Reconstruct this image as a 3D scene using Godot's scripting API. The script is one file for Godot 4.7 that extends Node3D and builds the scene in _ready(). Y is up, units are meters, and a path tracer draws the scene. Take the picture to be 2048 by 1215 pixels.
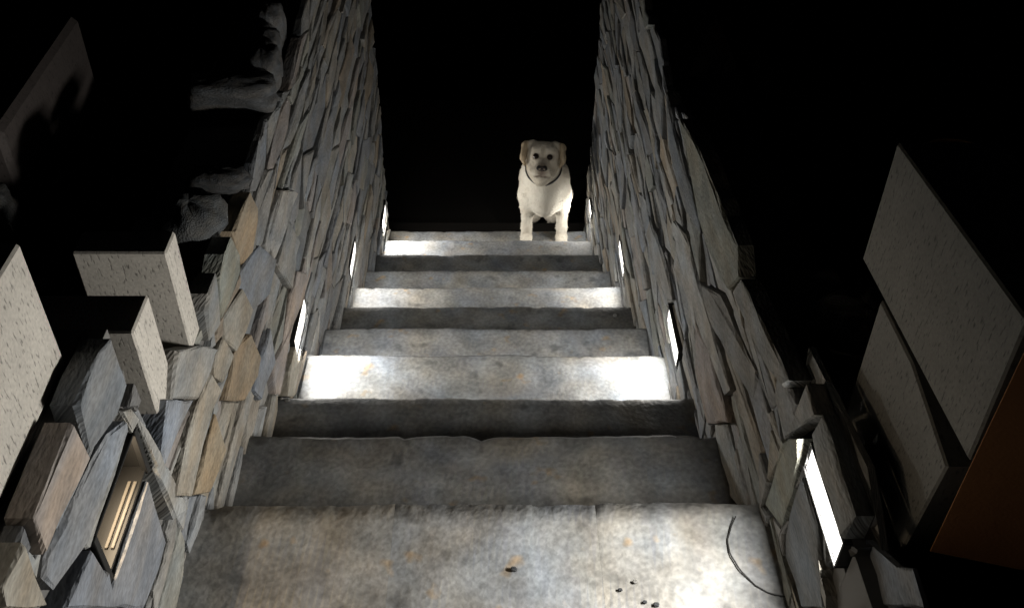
extends Node3D
# A steep stone stair between two ledgestone walls at night, lit by brick lights set in the walls; a pale dog climbs up at its foot.

const RISE := 0.16
var nosing: Array = [-0.005, -0.311, -0.578, -0.902, -1.193, -1.484, -1.785, -2.088, -2.405, -2.725, -3.021]

const TAN := Color(0.40, 0.315, 0.215)
const BUFF := Color(0.40, 0.36, 0.295)
const PINK := Color(0.39, 0.335, 0.30)
const PALE := Color(0.42, 0.41, 0.385)
const GREY := Color(0.33, 0.325, 0.31)
const SAGE := Color(0.335, 0.335, 0.285)
const BLUE := Color(0.285, 0.30, 0.325)
const SLATE := Color(0.22, 0.232, 0.247)

var rng := RandomNumberGenerator.new()
var wobble := FastNoiseLite.new()
var m_stone: StandardMaterial3D
var m_tread: StandardMaterial3D
var m_granite: StandardMaterial3D
var m_mortar: StandardMaterial3D
var m_soil: StandardMaterial3D
var m_clay: StandardMaterial3D
var m_metal: StandardMaterial3D
var m_steel: StandardMaterial3D
var m_rib: StandardMaterial3D
var m_glow: StandardMaterial3D
var m_glow_warm: StandardMaterial3D
var m_leaf: StandardMaterial3D
var m_fur: StandardMaterial3D
var m_black: StandardMaterial3D
var m_eye: StandardMaterial3D
var m_wire: StandardMaterial3D
var left_traced: Array = []
var right_traced: Array = []


func _ready() -> void:
	rng.seed = 7741
	wobble.seed = 11
	wobble.frequency = 1.0
	var cam := Camera3D.new()
	cam.name = "camera"
	cam.position = Vector3(0.01502, 1.41716, 1.11847)
	cam.rotation_order = EULER_ORDER_YXZ
	cam.rotation = Vector3(-0.703137, -0.026704, 0.017938)
	cam.fov = 34.0
	cam.near = 0.02
	cam.far = 400.0
	add_child(cam)
	cam.current = true
	var env := Environment.new()
	var sky := Sky.new()
	var night := ProceduralSkyMaterial.new()
	night.sky_top_color = Color(0.012, 0.013, 0.02)
	night.sky_horizon_color = Color(0.022, 0.02, 0.022)
	night.ground_bottom_color = Color(0.008, 0.008, 0.008)
	night.ground_horizon_color = Color(0.022, 0.02, 0.022)
	night.sun_angle_max = 0.0
	sky.sky_material = night
	env.background_mode = Environment.BG_SKY
	env.sky = sky
	env.background_energy_multiplier = 0.4
	env.tonemap_mode = Environment.TONE_MAPPER_LINEAR
	env.tonemap_exposure = 1.0
	env.sdfgi_enabled = true
	env.ssao_enabled = true
	env.ssil_enabled = true
	var world := WorldEnvironment.new()
	world.name = "world_environment"
	world.environment = env
	add_child(world)

	make_materials()
	build_ground()
	build_stairs()
	trace_stones()
	build_walls()
	build_lamps()
	build_slabs()
	build_garden()
	build_debris()
	build_dog()


# ---------------------------------------------------------------- helpers
func thing(called: String, label: String, category: String, at := Vector3.ZERO, group := "") -> Node3D:
	var o := Node3D.new()
	o.name = called
	add_child(o, true)
	o.position = at
	o.set_meta("label", label)
	o.set_meta("category", category)
	if group:
		o.set_meta("group", group)
	return o


func obj(called: String, mesh: Mesh, mat: Material, parent: Node = self, at := Vector3.ZERO) -> MeshInstance3D:
	var o := MeshInstance3D.new()
	o.name = called
	o.mesh = mesh
	o.material_override = mat
	o.position = at
	parent.add_child(o, true)
	return o


func starts() -> SurfaceTool:
	var st := SurfaceTool.new()
	st.begin(Mesh.PRIMITIVE_TRIANGLES)
	st.set_smooth_group(-1)
	return st


# one triangle whose front looks along «out»
func tri(st: SurfaceTool, a: Vector3, b: Vector3, c: Vector3, out: Vector3, ua: Vector2, ub: Vector2, uc: Vector2, col: Color) -> void:
	var turned := (b - a).cross(c - a).dot(out) > 0.0   # front faces run clockwise
	st.set_color(col)
	st.set_uv(ua)
	st.add_vertex(a)
	if turned:
		st.set_uv(uc)
		st.add_vertex(c)
		st.set_uv(ub)
		st.add_vertex(b)
	else:
		st.set_uv(ub)
		st.add_vertex(b)
		st.set_uv(uc)
		st.add_vertex(c)


func quad(st: SurfaceTool, a: Vector3, b: Vector3, c: Vector3, d: Vector3, out: Vector3, col := Color.WHITE) -> void:
	var z := Vector2.ZERO
	tri(st, a, b, c, out, z, z, z, col)
	tri(st, a, c, d, out, z, z, z, col)


# a box with chamfered edges
func box_into(st: SurfaceTool, lo: Vector3, hi: Vector3, ch := 0.004, col := Color.WHITE) -> void:
	var c := (lo + hi) * 0.5
	var h := (hi - lo) * 0.5
	ch = minf(ch, minf(h.x, minf(h.y, h.z)) * 0.6)
	var ax: Array = [Vector3.RIGHT, Vector3.UP, Vector3.BACK]
	var ha: Array = [h.x, h.y, h.z]
	for i in 3:
		var j := (i + 1) % 3
		var k := (i + 2) % 3
		for s in [-1.0, 1.0]:
			var n: Vector3 = ax[i] * s
			var o: Vector3 = c + n * ha[i]
			var u: Vector3 = ax[j] * (ha[j] - ch)
			var v: Vector3 = ax[k] * (ha[k] - ch)
			quad(st, o - u - v, o + u - v, o + u + v, o - u + v, n, col)
			for t in [-1.0, 1.0]:                   # the chamfers between faces i and j
				var m: Vector3 = ax[j] * t
				var p: Vector3 = c + n * ha[i] + m * (ha[j] - ch)
				var q: Vector3 = c + n * (ha[i] - ch) + m * ha[j]
				quad(st, p - v, p + v, q + v, q - v, n + m, col)
				for r in [-1.0, 1.0]:
					if i == 0:
						var w: Vector3 = ax[k] * r
						var z := Vector2.ZERO
						tri(st, p + w * (ha[k] - ch), q + w * (ha[k] - ch), c + n * (ha[i] - ch) + m * (ha[j] - ch) + w * ha[k], n + m + w, z, z, z, col)


func box(called: String, lo: Vector3, hi: Vector3, mat: Material, parent: Node = self, ch := 0.004, col := Color.WHITE) -> MeshInstance3D:
	var st := starts()
	var at := (lo + hi) * 0.5
	box_into(st, lo - at, hi - at, ch, col)
	st.generate_normals()
	return obj(called, st.commit(), mat, parent, at)


# ---------------------------------------------------------------- materials
func noise(seed_: int, freq: float, octaves: int, kind := FastNoiseLite.TYPE_SIMPLEX_SMOOTH) -> FastNoiseLite:
	var n := FastNoiseLite.new()
	n.seed = seed_
	n.noise_type = kind
	n.frequency = freq
	n.fractal_type = FastNoiseLite.FRACTAL_FBM
	n.fractal_octaves = octaves
	return n


func grey_bytes(n: FastNoiseLite, side: int) -> PackedByteArray:
	var im := n.get_seamless_image(side, side, false, false, 0.1, true)
	im.convert(Image.FORMAT_L8)
	return im.get_data()


func as_texture(bytes: PackedByteArray, side: int, fmt: int) -> ImageTexture:
	return ImageTexture.create_from_image(Image.create_from_data(side, side, false, fmt, bytes))


func std(called: String, rough: float) -> StandardMaterial3D:
	var m := StandardMaterial3D.new()
	m.resource_name = called
	m.roughness = rough
	m.metallic_specular = 0.4
	return m


func make_materials() -> void:
	var side := 512
	var broad := grey_bytes(noise(3, 0.008, 4), side)
	var fine := grey_bytes(noise(5, 0.075, 5), side)
	var patch := grey_bytes(noise(9, 0.012, 3), side)
	var tint := grey_bytes(noise(13, 0.006, 3), side)
	var pits := grey_bytes(noise(17, 0.035, 2, FastNoiseLite.TYPE_CELLULAR), side)
	var px := side * side
	var slate := PackedByteArray()
	slate.resize(px * 3)
	var slate_h := PackedByteArray()
	slate_h.resize(px)
	var split := PackedByteArray()
	split.resize(px * 3)
	var split_h := PackedByteArray()
	split_h.resize(px)
	for i in px:
		var b := broad[i] / 255.0 - 0.5
		var f := fine[i] / 255.0 - 0.5
		var p := patch[i] / 255.0
		var t := tint[i] / 255.0 - 0.5
		var c := pits[i] / 255.0 - 0.5
		# riven slate: cloudy, mottled, with a few ochre blooms
		var v := 0.80 + 0.26 * b + 0.22 * f + 0.05 * c
		var ochre := clampf((p - 0.80) * 5.0, 0.0, 1.0)
		var dark := clampf((0.26 - p) * 5.0, 0.0, 1.0)
		v *= 1.0 - 0.22 * dark
		slate[i * 3] = int(clampf(v * (1.0 + 0.07 * t) * lerpf(1.0, 1.10, ochre), 0, 1) * 255)
		slate[i * 3 + 1] = int(clampf(v * 1.0 * lerpf(1.0, 0.96, ochre), 0, 1) * 255)
		slate[i * 3 + 2] = int(clampf(v * (1.0 - 0.10 * t) * lerpf(1.0, 0.80, ochre), 0, 1) * 255)
		slate_h[i] = int(clampf(0.5 + 0.75 * b + 0.5 * f - 0.15 * dark, 0, 1) * 255)
		# split stone: quieter
		var w := 0.84 + 0.24 * b + 0.22 * f
		split[i * 3] = int(clampf(w * (1.0 + 0.08 * t), 0, 1) * 255)
		split[i * 3 + 1] = int(clampf(w, 0, 1) * 255)
		split[i * 3 + 2] = int(clampf(w * (1.0 - 0.10 * t), 0, 1) * 255)
		split_h[i] = int(clampf(0.5 + 0.8 * b + 0.45 * f, 0, 1) * 255)
	m_tread = std("riven slate", 0.62)
	m_tread.vertex_color_use_as_albedo = true
	m_tread.albedo_texture = as_texture(slate, side, Image.FORMAT_RGB8)
	m_tread.heightmap_enabled = true
	m_tread.heightmap_texture = as_texture(slate_h, side, Image.FORMAT_L8)
	m_tread.heightmap_scale = 0.18
	m_stone = std("split ledgestone", 0.8)
	m_stone.vertex_color_use_as_albedo = true
	m_stone.albedo_texture = as_texture(split, side, Image.FORMAT_RGB8)
	m_stone.heightmap_enabled = true
	m_stone.heightmap_texture = as_texture(split_h, side, Image.FORMAT_L8)
	m_stone.heightmap_scale = 0.42
	# pale granite with short dark flecks
	var flecks := PackedByteArray()
	flecks.resize(px * 3)
	var flecks_h := PackedByteArray()
	flecks_h.resize(px)
	var grain := grey_bytes(noise(23, 0.05, 3), side)
	for y in side:
		for x in side:
			var i := y * side + x
			var g := grain[((y / 2) % side) * side + (x * 2) % side] / 255.0   # grains stand taller than wide
			var f := fine[i] / 255.0 - 0.5
			var dark := clampf((0.29 - g) * 6.0, 0.0, 1.0)
			var v := 0.90 + 0.12 * f + 0.08 * (broad[i] / 255.0 - 0.5)
			v *= 1.0 - 0.34 * dark
			flecks[i * 3] = int(clampf(v, 0, 1) * 255)
			flecks[i * 3 + 1] = int(clampf(v * 0.985, 0, 1) * 255)
			flecks[i * 3 + 2] = int(clampf(v * 0.955, 0, 1) * 255)
			flecks_h[i] = int(clampf(0.6 + 0.3 * f - 0.4 * dark, 0, 1) * 255)
	m_granite = std("flecked granite", 0.75)
	m_granite.vertex_color_use_as_albedo = true
	m_granite.albedo_texture = as_texture(flecks, side, Image.FORMAT_RGB8)
	m_granite.heightmap_enabled = true
	m_granite.heightmap_texture = as_texture(flecks_h, side, Image.FORMAT_L8)
	m_granite.heightmap_scale = 0.05
	m_granite.uv1_triplanar = true
	m_granite.uv1_scale = Vector3(3.2, 3.2, 3.2)
	m_mortar = std("dark mortar", 0.95)
	m_mortar.albedo_color = Color(0.15, 0.147, 0.142).linear_to_srgb()
	m_soil = std("dark soil", 1.0)
	m_soil.metallic_specular = 0.1
	m_soil.albedo_color = Color(0.012, 0.011, 0.010).linear_to_srgb()
	m_clay = std("fired clay", 0.85)
	m_clay.albedo_color = Color(0.33, 0.15, 0.055).linear_to_srgb()
	m_clay.heightmap_enabled = true
	m_clay.heightmap_texture = m_stone.heightmap_texture
	m_clay.heightmap_scale = 0.05
	m_clay.uv1_triplanar = true
	m_clay.uv1_scale = Vector3(4, 4, 4)
	m_rib = std("worn reflector", 0.45)
	m_rib.albedo_color = Color(0.09, 0.082, 0.07).linear_to_srgb()
	m_metal = std("black metal", 0.5)
	m_metal.albedo_color = Color(0.008, 0.008, 0.008).linear_to_srgb()
	m_steel = std("brushed housing", 0.32)
	m_steel.metallic = 0.85
	m_steel.albedo_color = Color(0.42, 0.40, 0.38).linear_to_srgb()
	m_glow = std("frosted lens", 0.4)
	m_glow.albedo_color = Color(0.8, 0.8, 0.8)
	m_glow.emission_enabled = true
	m_glow.emission = Color(1.0, 0.98, 0.95)
	m_glow.emission_energy_multiplier = 2.0
	m_glow_warm = m_glow.duplicate()
	m_glow_warm.resource_name = "warm led strip"
	m_glow_warm.emission = Color(1.0, 0.93, 0.82)
	m_leaf = std("dark leaf", 0.6)
	m_leaf.albedo_color = Color(0.03, 0.04, 0.022).linear_to_srgb()
	m_leaf.backlight_enabled = true
	m_leaf.backlight = Color(0.05, 0.06, 0.03)
	m_fur = std("short fur", 0.9)
	m_fur.metallic_specular = 0.2
	m_fur.vertex_color_use_as_albedo = true
	m_fur.heightmap_enabled = true
	m_fur.heightmap_texture = as_texture(fine, side, Image.FORMAT_L8)
	m_fur.heightmap_scale = 0.35
	m_fur.uv1_triplanar = true
	m_fur.uv1_scale = Vector3(5, 2.2, 5)
	m_black = std("black leather", 0.55)
	m_black.albedo_color = Color(0.015, 0.013, 0.013).linear_to_srgb()
	m_eye = std("dark eye", 0.08)
	m_eye.albedo_color = Color(0.012, 0.008, 0.006).linear_to_srgb()
	m_wire = std("dark cable", 0.5)
	m_wire.albedo_color = Color(0.02, 0.02, 0.02).linear_to_srgb()


# ---------------------------------------------------------------- ground
func land(called: String, x0: float, x1: float, z0: float, z1: float, y: float, bump: float, cells: int, mat: Material) -> MeshInstance3D:
	var st := starts()
	st.set_smooth_group(0)
	for i in cells:
		for j in cells:
			var p: Array = []
			for d in [[0, 0], [1, 0], [1, 1], [0, 1]]:
				var x: float = lerpf(x0, x1, pow(float(i + d[0]) / cells, 2.0))
				var z: float = lerpf(z0, z1, float(j + d[1]) / cells)
				p.append(Vector3(x, y + bump * wobble.get_noise_2d(x * 5.0, z * 5.0), z))
			quad(st, p[0], p[1], p[2], p[3], Vector3.UP)
	st.index()
	st.generate_normals()
	var o := obj(called, st.commit(), mat)
	o.set_meta("kind", "structure")
	return o


func build_ground() -> void:
	var plane := PlaneMesh.new()
	plane.size = Vector2(300, 300)
	var g := obj("ground", plane, m_soil, self, Vector3(0, -2.6, -60))
	g.set_meta("kind", "structure")
	land("garden_bed", -0.70, -9.0, -3.4, 0.25, 0.205, 0.05, 24, m_soil)
	land("garden_bed", 0.70, 9.0, -3.6, 1.4, 0.20, 0.05, 24, m_soil)
	land("garden_bed", -0.70, -9.0, 0.25, 2.4, 0.46, 0.03, 12, m_soil)
	for s in [-1.0, 1.0]:
		var b := box("terrace_bank", Vector3(minf(s * 0.78, s * 9.0), -2.58, -3.35), Vector3(maxf(s * 0.78, s * 9.0), 0.12, 2.4), m_soil)
		b.set_meta("kind", "structure")
	for k in 2:
		var low := box("lower_path", Vector3(-2.2, -2.59, -3.34 if k == 0 else -5.0), Vector3(2.2, -1.765 if k == 0 else -1.925, -3.02 if k == 0 else -3.345), m_soil, self, 0.02)
		low.set_meta("kind", "structure")


# ---------------------------------------------------------------- stairs
func slab_mesh(x0: float, x1: float, zb: float, zf: float, thick: float, tone: Color, seed_: float) -> ArrayMesh:
	# a riven slab: uneven top, rough front edge at zf, laid from zb forward
	var st := starts()
	st.set_smooth_group(0)
	var nx := maxi(4, int((x1 - x0) / 0.0125))
	var nz := 9
	var uvo := Vector2(fmod(seed_ * 3.31, 4.0), fmod(seed_ * 1.77, 4.0))
	var spin := sin(seed_ * 5.0) * 0.3
	var mid := (x0 + x1) * 0.5
	var tops: Array = []
	for i in nx + 1:
		var x := lerpf(x0, x1, float(i) / nx)
		var chip := wobble.get_noise_2d(x * 2.5, seed_ * 31.0) * 0.008 + wobble.get_noise_2d(x * 70.0, seed_ * 17.0 + 5.0) * 0.0022
		chip += 0.03 * maxf(0.0, wobble.get_noise_2d(x * 9.0, seed_ * 7.0 + 90.0) - 0.28) + 0.006 * maxf(0.0, wobble.get_noise_2d(x * 31.0, seed_ * 9.0 + 50.0) - 0.1)
		var col: Array = []
		for j in nz + 3:
			var t := minf(1.0, float(j) / nz)
			t = 1.0 - pow(1.0 - t, 1.6)
			var z := lerpf(zb, zf + chip, t)
			var y := wobble.get_noise_3d(x * 9.0, seed_ * 13.0, z * 9.0) * 0.0025
			if j == nz - 1:
				y -= 0.001
			if j == nz:
				y -= 0.005
			if j > nz:
				var d := float(j - nz) / 2.0
				y = -thick * d
				z += wobble.get_noise_3d(x * 30.0, d * 9.0, seed_ * 3.0) * 0.006
			col.append(Vector3(x - mid, y, z - zf))
		tops.append(col)
	for i in nx:
		for j in nz + 2:
			var p: Array = [tops[i][j], tops[i + 1][j], tops[i + 1][j + 1], tops[i][j + 1]]
			var uv: Array = []
			var cols: Array = []
			for v in p:
				uv.append((Vector2(v.x + mid, v.z - v.y) * 1.6).rotated(spin) + uvo)
				var w := wobble.get_noise_2d((v.x + mid) * 5.0 + seed_ * 40.0, v.z * 5.0)
				cols.append(Color(tone.r * (1.0 + 0.20 * w), tone.g * (1.0 + 0.17 * w), tone.b * (1.0 + 0.08 * w)))
			var out := Vector3(0, 1, -0.35)
			tri(st, p[0], p[1], p[2], out, uv[0], uv[1], uv[2], cols[1])
			tri(st, p[0], p[2], p[3], out, uv[0], uv[2], uv[3], cols[3])
	var ends: Array = [[0, Vector3.LEFT], [nx, Vector3.RIGHT]]
	st.set_smooth_group(-1)
	for e in ends:
		for j in nz:
			var a: Vector3 = tops[e[0]][j]
			var b: Vector3 = tops[e[0]][j + 1]
			quad(st, a, b, Vector3(b.x, -thick, b.z), Vector3(a.x, -thick, a.z), e[1], tone)
	st.index()
	st.generate_normals()
	return st.commit()


func build_stairs() -> void:
	var stairs := Node3D.new()
	stairs.name = "stone_stairs"
	stairs.set_meta("kind", "structure")
	add_child(stairs)
	var tones: Array = [Color(0.335, 0.335, 0.325), Color(0.333, 0.337, 0.336), Color(0.34, 0.337, 0.326), Color(0.328, 0.332, 0.334), Color(0.337, 0.338, 0.332)]
	for n in nosing.size():
		var y: float = -RISE * n
		var zf: float = nosing[n]
		var zb: float = 1.7 if n == 0 else nosing[n - 1] + 0.03
		var joints: Array = [-0.56, -0.157, 0.2, 0.56] if n == 0 else [-0.56, 0.56]
		for k in joints.size() - 1:
			var x0: float = joints[k] + 0.00008
			var x1: float = joints[k + 1] - 0.00008
			var tone: Color = tones[(n * 2 + k * 3) % tones.size()]
			var step := rng.randf_range(-0.0002, 0.0002)
			if n % 3 == 2:                                  # every third slab row: shade between the lamps put into its tone
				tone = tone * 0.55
			if n == 1:  # first step below the landing: its shade is put into the tone too
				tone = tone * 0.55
			if n == 0:
				tone = [Color(0.335, 0.333, 0.322), Color(0.33, 0.333, 0.33)][k % 2]
			if n == 0 and k == 0:
				tone = Color(0.35, 0.34, 0.318)
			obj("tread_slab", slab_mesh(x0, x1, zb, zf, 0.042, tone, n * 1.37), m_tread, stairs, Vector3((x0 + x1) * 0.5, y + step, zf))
		box("riser", Vector3(-0.55, -2.58, zf + 0.03), Vector3(0.55, y - 0.045, zb + 0.028), m_mortar, stairs, 0.002)


# ---------------------------------------------------------------- walls
func traced(list: Array, pts: PackedVector2Array, tone: Color, proud: float) -> void:
	list.append([pts, tone, proud])


func trace_stones() -> void:
	traced(left_traced, PackedVector2Array([Vector2(-0.619, 0.249), Vector2(-0.648, 0.19), Vector2(-0.635, 0.163), Vector2(-0.553, 0.137), Vector2(-0.481, 0.165), Vector2(-0.452, 0.256), Vector2(-0.454, 0.268), Vector2(-0.529, 0.264)]), TAN, 0.012)
	traced(left_traced, PackedVector2Array([Vector2(-0.427, 0.275), Vector2(-0.457, 0.21), Vector2(-0.461, 0.163), Vector2(-0.292, 0.182), Vector2(-0.321, 0.262), Vector2(-0.367, 0.279)]), SAGE, 0.012)
	traced(left_traced, PackedVector2Array([Vector2(-0.303, 0.285), Vector2(-0.301, 0.238), Vector2(-0.281, 0.178), Vector2(-0.207, 0.206), Vector2(-0.213, 0.271), Vector2(-0.237, 0.291)]), GREY, 0.012)
	traced(left_traced, PackedVector2Array([Vector2(-0.439, 0.136), Vector2(-0.466, 0.057), Vector2(-0.328, 0.068), Vector2(-0.278, 0.146), Vector2(-0.312, 0.168)]), BUFF, 0.012)
	traced(left_traced, PackedVector2Array([Vector2(-0.621, 0.108), Vector2(-0.703, 0.007), Vector2(-0.611, -0.02), Vector2(-0.476, 0.045), Vector2(-0.447, 0.125), Vector2(-0.459, 0.16), Vector2(-0.551, 0.134)]), BLUE, 0.012)
	traced(left_traced, PackedVector2Array([Vector2(-0.428, 0.024), Vector2(-0.446, -0.062), Vector2(-0.397, -0.072), Vector2(-0.304, -0.046), Vector2(-0.212, 0.049), Vector2(-0.326, 0.065)]), TAN, 0.012)
	traced(left_traced, PackedVector2Array([Vector2(-0.28, 0.149), Vector2(-0.298, 0.083), Vector2(-0.216, 0.092), Vector2(-0.189, 0.133), Vector2(-0.214, 0.162)]), BUFF, 0.012)
	traced(left_traced, PackedVector2Array([Vector2(-0.177, 0.153), Vector2(-0.202, 0.086), Vector2(-0.141, 0.096), Vector2(0.046, 0.084), Vector2(0.114, 0.169), Vector2(-0.072, 0.176)]), BUFF, 0.012)
	traced(left_traced, PackedVector2Array([Vector2(-0.143, 0.084), Vector2(0.038, 0.076), Vector2(-0.024, 0.007), Vector2(-0.139, -0.01)]), TAN, 0.012)
	traced(left_traced, PackedVector2Array([Vector2(-0.587, -0.103), Vector2(-0.549, -0.176), Vector2(-0.404, -0.149), Vector2(-0.378, -0.094), Vector2(-0.45, -0.082)]), BLUE, 0.012)
	traced(left_traced, PackedVector2Array([Vector2(-0.988, 0.007), Vector2(-1.019, -0.024), Vector2(-0.905, -0.025), Vector2(-0.715, -0.007), Vector2(-0.726, 0.049), Vector2(-0.818, 0.057), Vector2(-0.901, 0.065)]), PALE, 0.012)
	traced(left_traced, PackedVector2Array([Vector2(-0.92, -0.04), Vector2(-0.985, -0.154), Vector2(-0.811, -0.17), Vector2(-0.727, -0.022)]), GREY, 0.012)
	traced(left_traced, PackedVector2Array([Vector2(-0.908, -0.191), Vector2(-0.989, -0.262), Vector2(-0.937, -0.304), Vector2(-0.763, -0.26), Vector2(-0.569, -0.298), Vector2(-0.528, -0.257), Vector2(-0.549, -0.176), Vector2(-0.664, -0.216), Vector2(-0.802, -0.179)]), PINK, 0.012)
	traced(left_traced, PackedVector2Array([Vector2(-0.79, -0.332), Vector2(-0.836, -0.424), Vector2(-0.684, -0.422), Vector2(-0.594, -0.33), Vector2(-0.647, -0.299)]), BUFF, 0.012)
	traced(left_traced, PackedVector2Array([Vector2(0.038, 0.306), Vector2(-0.08, 0.185), Vector2(0.103, 0.23), Vector2(0.104, 0.264)]), BLUE, 0.012)
	traced(left_traced, PackedVector2Array([Vector2(-0.041, 0.337), Vector2(-0.155, 0.243), Vector2(-0.243, 0.15), Vector2(-0.169, 0.164), Vector2(-0.084, 0.181), Vector2(0.018, 0.286)]), GREY, 0.012)
	traced(left_traced, PackedVector2Array([Vector2(0.138, 0.525), Vector2(0.175, 0.535), Vector2(0.223, 0.539), Vector2(0.27, 0.536), Vector2(0.278, 0.454), Vector2(0.184, 0.426), Vector2(0.133, 0.434), Vector2(0.137, 0.515)]), SLATE, 0.01)
	traced(left_traced, PackedVector2Array([Vector2(0.293, 0.53), Vector2(0.429, 0.523), Vector2(0.439, 0.47), Vector2(0.282, 0.453)]), PINK, 0.011)
	traced(left_traced, PackedVector2Array([Vector2(0.167, 0.398), Vector2(0.221, 0.43), Vector2(0.432, 0.455), Vector2(0.452, 0.445), Vector2(0.443, 0.407), Vector2(0.355, 0.375), Vector2(0.217, 0.378), Vector2(0.172, 0.383)]), BLUE, 0.008)
	traced(left_traced, PackedVector2Array([Vector2(0.165, 0.42), Vector2(0.137, 0.285), Vector2(0.142, 0.146), Vector2(0.094, 0.11), Vector2(0.085, 0.121), Vector2(0.114, 0.323), Vector2(0.129, 0.382)]), PALE, 0.013)
	traced(left_traced, PackedVector2Array([Vector2(0.163, 0.277), Vector2(0.149, 0.138), Vector2(0.149, 0.098), Vector2(0.197, 0.094), Vector2(0.271, 0.103), Vector2(0.459, 0.395), Vector2(0.36, 0.368), Vector2(0.349, 0.305), Vector2(0.292, 0.289)]), BLUE, 0.007)
	traced(left_traced, PackedVector2Array([Vector2(0.461, 0.523), Vector2(0.52, 0.528), Vector2(0.534, 0.512), Vector2(0.462, 0.399)]), BUFF, 0.01)
	traced(right_traced, PackedVector2Array([Vector2(-0.618, -0.112), Vector2(-0.459, -0.052), Vector2(-0.227, -0.032), Vector2(-0.364, -0.18), Vector2(-0.525, -0.177)]), PINK, 0.015)
	traced(right_traced, PackedVector2Array([Vector2(-1.035, 0.192), Vector2(-0.808, 0.238), Vector2(-0.414, 0.267), Vector2(-0.358, 0.232), Vector2(-0.404, 0.163), Vector2(-0.467, 0.137), Vector2(-0.706, 0.118), Vector2(-0.882, 0.152)]), SAGE, 0.018)
	traced(right_traced, PackedVector2Array([Vector2(-1.314, -0.315), Vector2(-1.031, -0.248), Vector2(-0.873, -0.258), Vector2(-0.951, -0.342), Vector2(-1.144, -0.372), Vector2(-1.323, -0.378)]), GREY, 0.012)
	traced(right_traced, PackedVector2Array([Vector2(-1.01, -0.099), Vector2(-0.848, -0.028), Vector2(-0.569, -0.002), Vector2(-0.26, 0.026), Vector2(-0.298, -0.027), Vector2(-0.6, -0.089), Vector2(-0.93, -0.137)]), PALE, 0.012)
	traced(right_traced, PackedVector2Array([Vector2(-0.59, 0.023), Vector2(-0.464, 0.1), Vector2(-0.19, 0.148), Vector2(-0.154, 0.106), Vector2(-0.23, 0.082), Vector2(-0.483, 0.014)]), GREY, 0.012)
	traced(right_traced, PackedVector2Array([Vector2(-1.299, 0.126), Vector2(-1.132, 0.1), Vector2(-0.828, 0.089), Vector2(-0.706, 0.077), Vector2(-0.888, 0.019), Vector2(-1.17, 0.032)]), SLATE, 0.012)
	traced(right_traced, PackedVector2Array([Vector2(-0.344, 0.239), Vector2(-0.171, 0.281), Vector2(0.006, 0.317), Vector2(-0.011, 0.283), Vector2(-0.095, 0.24), Vector2(-0.277, 0.195), Vector2(-0.373, 0.178)]), GREY, 0.014)
	traced(right_traced, PackedVector2Array([Vector2(0.052, 0.354), Vector2(0.042, 0.284), Vector2(0.034, 0.209), Vector2(0.076, 0.288), Vector2(0.118, 0.356)]), GREY, 0.008)
	traced(right_traced, PackedVector2Array([Vector2(0.029, 0.204), Vector2(0.016, 0.118), Vector2(0.012, 0.011), Vector2(0.094, 0.058), Vector2(0.106, 0.162), Vector2(0.104, 0.239), Vector2(0.096, 0.283)]), SAGE, 0.006)
	traced(right_traced, PackedVector2Array([Vector2(0.122, 0.36), Vector2(0.111, 0.3), Vector2(0.302, 0.301), Vector2(0.304, 0.359), Vector2(0.231, 0.357)]), GREY, 0.006)
	traced(right_traced, PackedVector2Array([Vector2(0.111, 0.157), Vector2(0.107, 0.053), Vector2(0.136, 0.029), Vector2(0.243, 0.048), Vector2(0.307, 0.149), Vector2(0.22, 0.228), Vector2(0.128, 0.228)]), SLATE, 0)
	traced(right_traced, PackedVector2Array([Vector2(0.303, 0.308), Vector2(0.391, 0.369), Vector2(0.42, 0.408), Vector2(0.469, 0.4), Vector2(0.33, 0.184), Vector2(0.282, 0.19), Vector2(0.27, 0.24)]), BLUE, -0.03)
	traced(right_traced, PackedVector2Array([Vector2(0.238, 0.247), Vector2(0.303, 0.287), Vector2(0.319, 0.309), Vector2(0.331, 0.261), Vector2(0.376, 0.255), Vector2(0.324, 0.176)]), GREY, -0.002)
	traced(right_traced, PackedVector2Array([Vector2(-0.041, 0.344), Vector2(-0.033, 0.312), Vector2(0.06, 0.302), Vector2(0.197, 0.311), Vector2(0.354, 0.346), Vector2(0.245, 0.389), Vector2(0.087, 0.366)]), GREY, -0.028)


# add points along long edges and shake them a little
func rough_outline(pts: PackedVector2Array, step: float, shake: float) -> PackedVector2Array:
	var res := PackedVector2Array()
	for i in pts.size():
		var a := pts[i]
		var b := pts[(i + 1) % pts.size()]
		var n := maxi(1, int(a.distance_to(b) / step))
		var across := (b - a).orthogonal().normalized()
		for k in n:
			var s := shake if k > 0 else 0.0
			res.append(a.lerp(b, float(k) / n) + across * rng.randf_range(-s, s))
	return res


func clean(pts: PackedVector2Array) -> PackedVector2Array:
	var res := PackedVector2Array()
	for p in pts:
		if res.is_empty() or res[res.size() - 1].distance_to(p) > 0.004:
			res.append(p)
	while res.size() > 2 and res[0].distance_to(res[res.size() - 1]) < 0.004:
		res.remove_at(res.size() - 1)
	return res


# drop the slivers and spikes that clipping leaves
func opened(list: Array, by := 0.0022) -> Array:
	var res: Array = []
	for q in list:
		for r in Geometry2D.offset_polygon(q, -by):
			res.append_array(Geometry2D.offset_polygon(r, by, Geometry2D.JOIN_MITER))
	return res


func area_of(pts: PackedVector2Array) -> float:
	var a := 0.0
	for i in pts.size():
		a += pts[i].cross(pts[(i + 1) % pts.size()])
	return a * 0.5


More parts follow.
